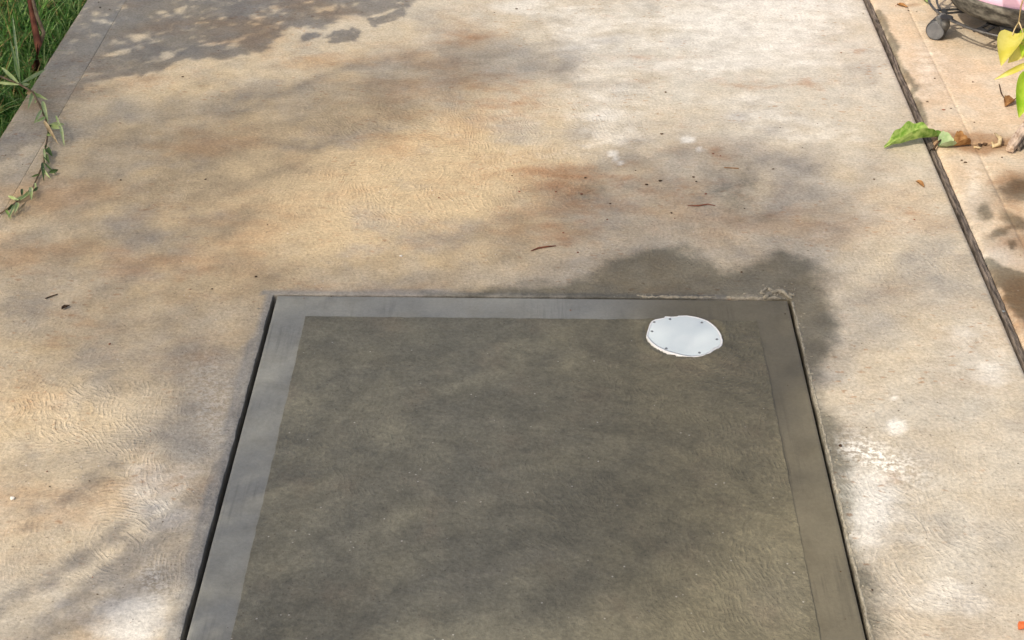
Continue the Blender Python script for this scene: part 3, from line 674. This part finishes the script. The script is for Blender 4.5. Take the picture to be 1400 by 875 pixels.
# ---------------------------------------------------------------- grass strip along the left edge
def grass():
    N_ = 30000; V = []; 
    bx = XL - .015 - np.abs(rng.random(N_)**1.3)*1.1; by = np.where(rng.random(N_)<.6, rng.uniform(3.2,5.6,N_), rng.uniform(0,8,N_))
    L = rng.uniform(.07,.22,N_); az = rng.uniform(0,2*np.pi,N_); lean = rng.uniform(.25,1.25,N_)
    edge = bx > XL-.10; L = np.where(edge, np.minimum(L,.13), L)
    w_ = rng.uniform(.0018,.0046,N_); seg = 5
    gidx = rng.choice(3, N_, p=[.62,.28,.10])
    out = {0:([],[]),1:([],[]),2:([],[])}
    ux = np.cos(az); uy = np.sin(az)
    P = []
    for i in range(seg+1):
        t = i/seg; ang = lean*t*1.2
        d = L*t
        hx = d*np.sin(ang)*1.0; hz = d*np.cos(ang*.9)
        x = bx+ux*hx; y = by+uy*hx; z = -.11+np.maximum(hz,.0)
        # keep blades off the concrete unless they arch above it
        over = (x > XL-.004) & (z < .006); x = np.where(over, XL-.004, x)
        wd = w_*(1-t)**.6
        P.append((x-uy*wd, y+ux*wd, z, x+uy*wd, y-ux*wd, z))
    P = np.array(P)      # seg+1, 6, N
    for g_, mat in enumerate((M_g1, M_g2, M_g3)):
        s = gidx == g_; Q = P[:,:,s]; n = Q.shape[2]
        Vv = Q.transpose(2,0,1).reshape(n*(seg+1)*2, 3)
        base = (np.arange(n)*(seg+1)*2)[:,None,None]; k = (np.arange(seg)*2)[None,:,None]
        f = (base+k+np.array([0,1,3,2])[None,None,:]).reshape(-1,4)
        yield g_, Vv, f, mat
Vs = []; Fs = []; mi = []; off = 0
for g_, v, f, mat in grass(): Vs.append(v); Fs.append(f+off); mi += [g_]*len(f); off += len(v)
go = npmesh('grass', np.concatenate(Vs), np.concatenate(Fs), M_g1, None, True); go.data.materials.append(M_g2); go.data.materials.append(M_g3)
go.data.polygons.foreach_set('material_index', mi); tag(go, 'long tangled green grass along the left edge of the driveway', 'grass', kind='stuff')

rs = empty('dry_stem', G(45,95,-.1)); tag(rs, 'pair of reddish brown dry stems leaning in the grass', 'plant stem')
q = rs.location
tube('stem', [Vector((0,0,0)), G(50,92,-.02)-q, G(52,60,.03)-q, G(47,35,.06)-q, G(40,-5,.12)-q, G(35,-60,.2)-q], [.010,.011,.010,.008,.007,.006], M_redstem, rs)
tube('stem', [G(54,62,.02)-q, G(60,45,.05)-q, G(50,20,.09)-q, G(43,-8,.13)-q], [.006,.005,.005,.004], M_stem, rs)

# creeping runner that lies over the slab
vine = empty('creeping_runner', G(28,116,0)); tag(vine, 'thin green grass runner creeping over the slab edge onto the concrete', 'creeping plant')
vq = vine.location
vp = [G(-10,100,.02),G(28,116,.05),G(45,126,.03),G(55,145,.02),G(63,165,.012),G(66,180,.01),G(62,203,.01),G(60,222,.008),G(52,240,.006),G(45,256,.006),G(30,270,.005),G(16,281,.005),G(0,292,.004)]
tube('runner_stem', [p-vq for p in vp], [.0028]*4+[.0024]*5+[.0018]*4, M_stem, vine, 6)
vl = [((28,116),(17,20),.008,M_vine),((28,114),(62,95),.012,M_vine),((28,116),(-8,112),.010,M_vine),((28,116),(40,115),.01,M_vine),((28,114),(14,55),.009,M_g2),((28,116),(2,92),.012,M_vine),((28,114),(20,84),.01,M_vine),
      ((45,126),(38,150),.012,M_vine),((48,128),(66,137),.010,M_vine),((44,125),(36,128),.016,M_tan),((45,126),(52,133),.012,M_vine),
      ((58,138),(66,168),.013,M_vine),((60,165),(80,198),.012,M_tan),((68,170),(88,170),.014,M_vine),((70,172),(82,176),.016,M_vine),((76,158),(84,176),.006,M_vine),((83,172),(88,200),.010,M_vine),
      ((64,203),(72,214),.016,M_vdark),((62,212),(68,224),.014,M_vdark),((60,203),(62,222),.007,M_vine),((58,222),(60,248),.010,M_vdark),((66,236),(80,232),.012,M_vdark),((60,222),(78,240),.006,M_vdark),
      ((42,256),(43,274),.012,M_vine),((45,262),(52,256),.008,M_vdark),((24,277),(20,292),.012,M_vine),((24,290),(36,276),.007,M_tan),((30,268),(30,258),.008,M_vdark),((18,280),(10,288),.01,M_vdark)]
for (ax_,ay_) in [(50,135),(57,150),(62,160),(66,172),(66,178),(70,185),(63,198),(61,215),(57,230),(54,238),(48,250),(40,262),(33,268),(26,274),(20,280),(8,287)]:
    vl.append(((ax_,ay_),(ax_+random.uniform(-16,18),ay_+random.uniform(-8,20)),random.uniform(.006,.011),random.choice([M_vine,M_vine,M_g2,M_vdark])))
for k, (a, b, w_, mt) in enumerate(vl):
    z0 = .05 if k < 7 else (.02 if a[1] < 200 else .01); z1 = max(.004, z0*random.uniform(.4,1.1))
    up_ = (Vector((0,0,CAM_H))-G(*a)).normalized()
    leaf('leaf', Vector(G(a[0],a[1],z0))-vq, Vector(G(b[0],b[1],z1))-vq, w_*.78, mt, vine, cup=.5, bend=.05, seed=k, n=6, m=1, up=up_)
for o in vine.children:
    if o.data.materials[0] in (M_tan, M_vdark) and o.name.startswith('leaf'): o['label'] = 'dry yellowish leaf' if o.data.materials[0] == M_tan else 'dark green leaf'

# ---------------------------------------------------------------- litter
def bit(name, a, b, w_, mat, label, cat, z=.002, curl=.4, seed=0, group=None):
    o = leaf(name, G(a[0],a[1],z), G(b[0],b[1],z+.001), w_, mat, cup=curl, crumple=.03, seed=seed, n=6, m=2); tag(o, label, cat, group); return o
bit('fallen_leaf', (84,423),(96,417),.009,M_dbrown,'small dark brown leaf on the concrete left of the panel','leaf',group='leaves fallen on the concrete')
V, Fc = tube_geo([G(62,408,.002),G(70,405,.003),G(79,402,.002)], [.0012,.0015,.001], 5); tag(mesh('twig', V, Fc, M_dbrown), 'thin brown twig just above the small dark leaf at left', 'twig')
V, Fc = tube_geo([G(726,343,.002),G(736,339,.003),G(748,337,.003),G(760,336,.002)], [.001,.002,.0018,.001], 5); tag(mesh('twig', V, Fc, M_redstem), 'rust red twig lying behind the middle of the panel', 'twig')
V, Fc = tube_geo([G(940,281,.002),G(955,281,.003),G(968,279,.002),G(978,281,.002)], [.0008,.0018,.0012,.0008], 5); tag(mesh('twig', V, Fc, M_redstem), 'rust brown twig on the concrete beyond the white cover', 'twig')
V, Fc = tube_geo([G(990,229,.002),G(1010,230,.002)], [.001,.0012], 5); tag(mesh('twig', V, Fc, M_brown), 'fine orange brown stalk on the concrete right of the white lime spot', 'twig')
V, Fc = tube_geo([G(1366,115,.002),G(1369,128,.006),G(1373,134,.003)], [.0012,.0018,.0012], 5); tag(mesh('twig', V, Fc, M_dbrown), 'short curved brown twig under the thin yellow leaf', 'twig')
bit('fallen_leaf',(1252,247),(1264,256),.012,M_brown,'small reddish brown leaf left of the timber joint','leaf',seed=3,group='leaves fallen on the concrete')
bit('fallen_leaf',(1374,146),(1388,136),.026,M_brown,'crumpled reddish dry leaf on the tan paving above the stake','leaf',curl=.7,seed=4,group='leaves fallen on the concrete')
bit('fallen_leaf',(1226,6),(1241,10),.016,M_brown,'reddish dry leaf scrap at the top left of the tan paving','leaf',seed=5,group='leaves fallen on the concrete')
o = bit('fallen_petal',(1392,861),(1408,853),.016,M_orange,'orange red petal at the bottom right corner','petal',seed=7)
for (x_,y_,r_,mt,lb) in [(17,681,.0042,M_stone,'small white stone on the concrete near the left edge'),(548,350,.003,M_stone,'tiny white chip behind the left part of the panel'),
                     (1149,609,.0034,M_dbrown,'small black seed right of the panel'),(1198,335,.0022,M_stone,'tiny white grit grain')]:
    if x_ == 1198: continue
    V, Fc = lump(G(x_,y_,r_*.5), r_, int(x_), .7); tag(mesh('stone' if mt is M_stone else 'seed', V, Fc, mt), lb, 'stone' if mt is M_stone else 'seed')
for mt, nm, cnt, lb in ((M_dbrown,'leaf_crumbs',150,'fine dark leaf crumbs scattered over the concrete'),(M_redstem,'bark_crumbs',60,'fine reddish brown crumbs scattered over the concrete')):
    L_ = []
    spots = [(905,183),(910,126),(903,247),(948,242),(952,248),(884,252),(1057,231),(1018,285),(918,291),(834,278),(800,243),(869,233),(1014,372),(1195,245),(1180,18),(1253,16),(1242,14),(1278,107),(1330,112),(1360,60),(1268,139),(1332,167),(1300,148),(1315,219),(1320,222),(1370,215),(290,395),(250,105),(135,3),(137,10),(150,13),(163,168),(165,246),(281,245),(350,378),(706,12),(700,240)] if mt is M_dbrown else \
            [(760,262),(795,265),(770,318),(790,345),(975,210),(985,213),(1290,150),(1225,8),(1150,72),(965,265),(830,300),(1250,300),(600,270),(710,262),(150,470)]
    for i in range(cnt):
        if i < len(spots): a = spots[i]; r_ = random.uniform(.0022,.0038)
        else: a = (random.uniform(0,1400), random.uniform(0,875)); r_ = random.uniform(.0007,.0018)
        p = G(a[0],a[1],.0008)
        if p.x < XL+.02: continue
        L_.append(lump(p, r_, i+(500 if mt is M_redstem else 0), .45))
    V, Fc = join(L_); tag(mesh(nm, V, Fc, mt), lb, kind='stuff')

# ---------------------------------------------------------------- trees behind the viewer, whose foliage dapples the concrete
def canopy(parent, n, cover, dist, size, region, seed, name='crown'):
    """leaves scattered along the sun rays; cover(px,py) is how much shade they drop on that spot"""
    r = np.random.default_rng(seed); x = r.uniform(region[0],region[1],n); y = r.uniform(region[2],region[3],n)
    px, py = PX(x, y); keep = r.random(n) < cover(px, py, x, y); x = x[keep]; y = y[keep]; m = len(x)
    t = r.uniform(dist[0],dist[1],m); c = np.stack([x+SUN.x*t, y+SUN.y*t, SUN.z*t],1)
    a = r.normal(size=(m,3)); a[:,2] *= .5; a /= np.linalg.norm(a,axis=1)[:,None]
    nrm = np.array(SUN)[None]*1.0 + r.normal(size=(m,3))*.45; b = np.cross(nrm, a); b /= np.linalg.norm(b,axis=1)[:,None]; nn = np.cross(a,b)
    L = size*r.uniform(.7,1.3,m)[:,None]; W = L*.40
    V = np.stack([c-a*L*.5, c+b*W*.5-a*L*.05+nn*L*.06, c+a*L*.5, c-b*W*.5-a*L*.05+nn*L*.06, ],1).reshape(-1,3)
    i = np.arange(m)*4; Fq = np.stack([i,i+1,i+2,i+3],1)
    o = npmesh(name, V-np.array(parent.location)[None], Fq, M_crown, parent, False); o['kind'] = 'stuff'; return o

def cover_soft(px, py, x, y):  # unseen crown, its density shaped to lay soft shade on the ground
    g = lambda *a, **k: gb(px, py, *a, **k)
    c = .0*px
    c += .95*g(690,640,350,200,p=4) + .6*g(420,800,90,80) + .6*g(620,440,260,60)            # over the panel
    c += .55*g(1060,470,60,130,10) + .45*g(1075,330,110,60,0) + .5*g(880,410,200,50)
    c += .62*g(230,235,260,95,-8,p=3) + .62*g(560,110,170,42,-14) + .45*g(700,88,150,22) + .3*g(450,150,160,40)
    c += .55*g(330,440,160,60,0) + .5*g(150,430,150,90) + .42*g(60,640,120,45) + .5*g(270,600,60,90)
    c += .25*g(890,300,190,70) + .3*g(1060,270,80,60) + .5*g(810,290,150,60,-5) + .35*g(1000,240,130,50) + .25*g(930,230,100,50)
    c += .4*g(250,760,150,60,-30)
    c += .5*g(60,130,100,110) + .30*g(230,400,330,190,0,p=3) + .22*g(800,330,260,90)
    c -= .65*g(560,255,200,55,-14,p=3) + .25*g(60,600,120,60) + .35*g(480,560,70,60,-40) + .85*g(1060,830,130,100,-40,p=3) + .35*g(310,740,50,30)+.3*g(200,380,50,30)
    c = np.clip(c, 0, .9)
    hard = smooth(.12,.55,c)
    return np.clip(c*.45+hard*.45, 0, 1)*(fbm(x,y,5,31)*.45+.64)
tree = empty('shade_tree', (-5.6,-4.2,0)); tag(tree, 'leafy tree behind the viewer shading the driveway', 'tree')
tl = tree.location
tube('trunk', [Vector((0,0,-.2)), Vector((.05,.0,1.2)), Vector((.0,.1,2.8)), Vector((.2,.2,5.0)), Vector((.5,.3,6.8))], [.17,.14,.12,.10,.05], M_bark, tree, 12)
for a, e in [(2.8,(1.1,1.2,3.2)),(3.6,(1.3,.8,4.6)),(4.4,(1.0,1.6,5.6)),(5.4,(1.6,.4,6.2)),(6.2,(1.3,1.2,7.0))]:
    a = Vector((.1,.15,a)); e = Vector(e); tube('limb', [a, a.lerp(e,.5)+Vector((0,0,.15)), e], [.06,.04,.012], M_bark, tree, 8)
    for k in range(7):      # twigs run on into the crown
        f = e + Vector((random.uniform(.5,2.2), random.uniform(.3,2.2), random.uniform(-.5,.6))); tube('twig', [e, e.lerp(f,.5)+Vector((0,0,.12)), f], [.009,.006,.003], M_bark, tree, 5)
canopy(tree, 42000, cover_soft, (5.5,8.5), .044, (-1.6,1.0,1.6,4.7), 5)

def cover_streak(px, py, x, y):
    g = lambda *a, **k: gb(px, py, *a, **k)
    c = .8*g(350,668,110,10,-20) + .75*g(255,690,80,8,-38) + .85*g(195,752,120,10,-36) + .7*g(170,812,130,8,-30) + .6*g(70,790,110,8,-33) + .9*g(330,850,85,34,-14,p=4)
    c += .35*g(420,600,60,8,-25)+.4*g(120,660,80,8,-35)
    return np.clip(c*(.5+fbm(x,y,14,8)), 0, .95)
canopy(tree, 30000, cover_streak, (2.1,2.7), .034, (-1.2,.0,1.5,2.8), 15, 'low_spray')
def cover_crisp(px, py, x, y):
    P = lambda pts: polysd(x, y, pts)
    d = P([(-60,-70),(620,-60),(560,8),(505,22),(470,20),(440,40),(395,38),(360,72),(300,82),(250,80),(215,98),(150,105),(110,125),(40,200),(-60,260)])
    c = smooth(-.004,.012,d)*.92
    for a in [(235,18,30,9),(190,50,22,8),(370,12,26,5),(355,24,20,4),(225,75,22,7),(290,60,16,4),(150,75,30,5),(450,12,20,5),(395,45,16,6),(420,38,14,4),(330,52,16,4)]:
        c = c*(1-.95*gb(px,py,a[0],a[1],a[2]*.9,a[3]*.9,-12,p=3))
    return np.where(x < XL-.03, c*.25, c)
t2 = empty('overhanging_tree', (-3.4,1.7,0)); tag(t2, 'small garden tree beside the driveway whose branch hangs over the slab', 'tree')
tube('trunk', [Vector((0,0,-.2)), Vector((.1,.05,.7)), Vector((.3,.3,1.5)), Vector((.8,.7,2.0))], [.07,.06,.05,.035], M_bark, t2, 10)
tube('limb', [Vector((.8,.7,2.0)), Vector((1.2,1.6,1.75)), Vector((1.6,2.3,1.45))], [.03,.014,.005], M_bark, t2, 8)
canopy(t2, 26000, cover_crisp, (1.2,2.3), .045, (-1.9,-.2,3.5,5.6), 9)
def cover_leafshape(px,py,x,y):
    px = px + 16*(fbm(x,y,26,2)-.5); py = py + 10*(fbm(x,y,26,6)-.5)
    return 1.0*(gb(px,py,470,50,20,8,-12,p=4)>.4) + 1.0*(gb(px,py,530,24,26,6,-22,p=4)>.4) + 1.0*(gb(px,py,422,50,12,4,-10,p=4)>.4)
canopy(t2, 14000, cover_leafshape, (1.0,1.1), .03, (-.95,-.1,4.0,4.7), 10, 'leaf_spray')
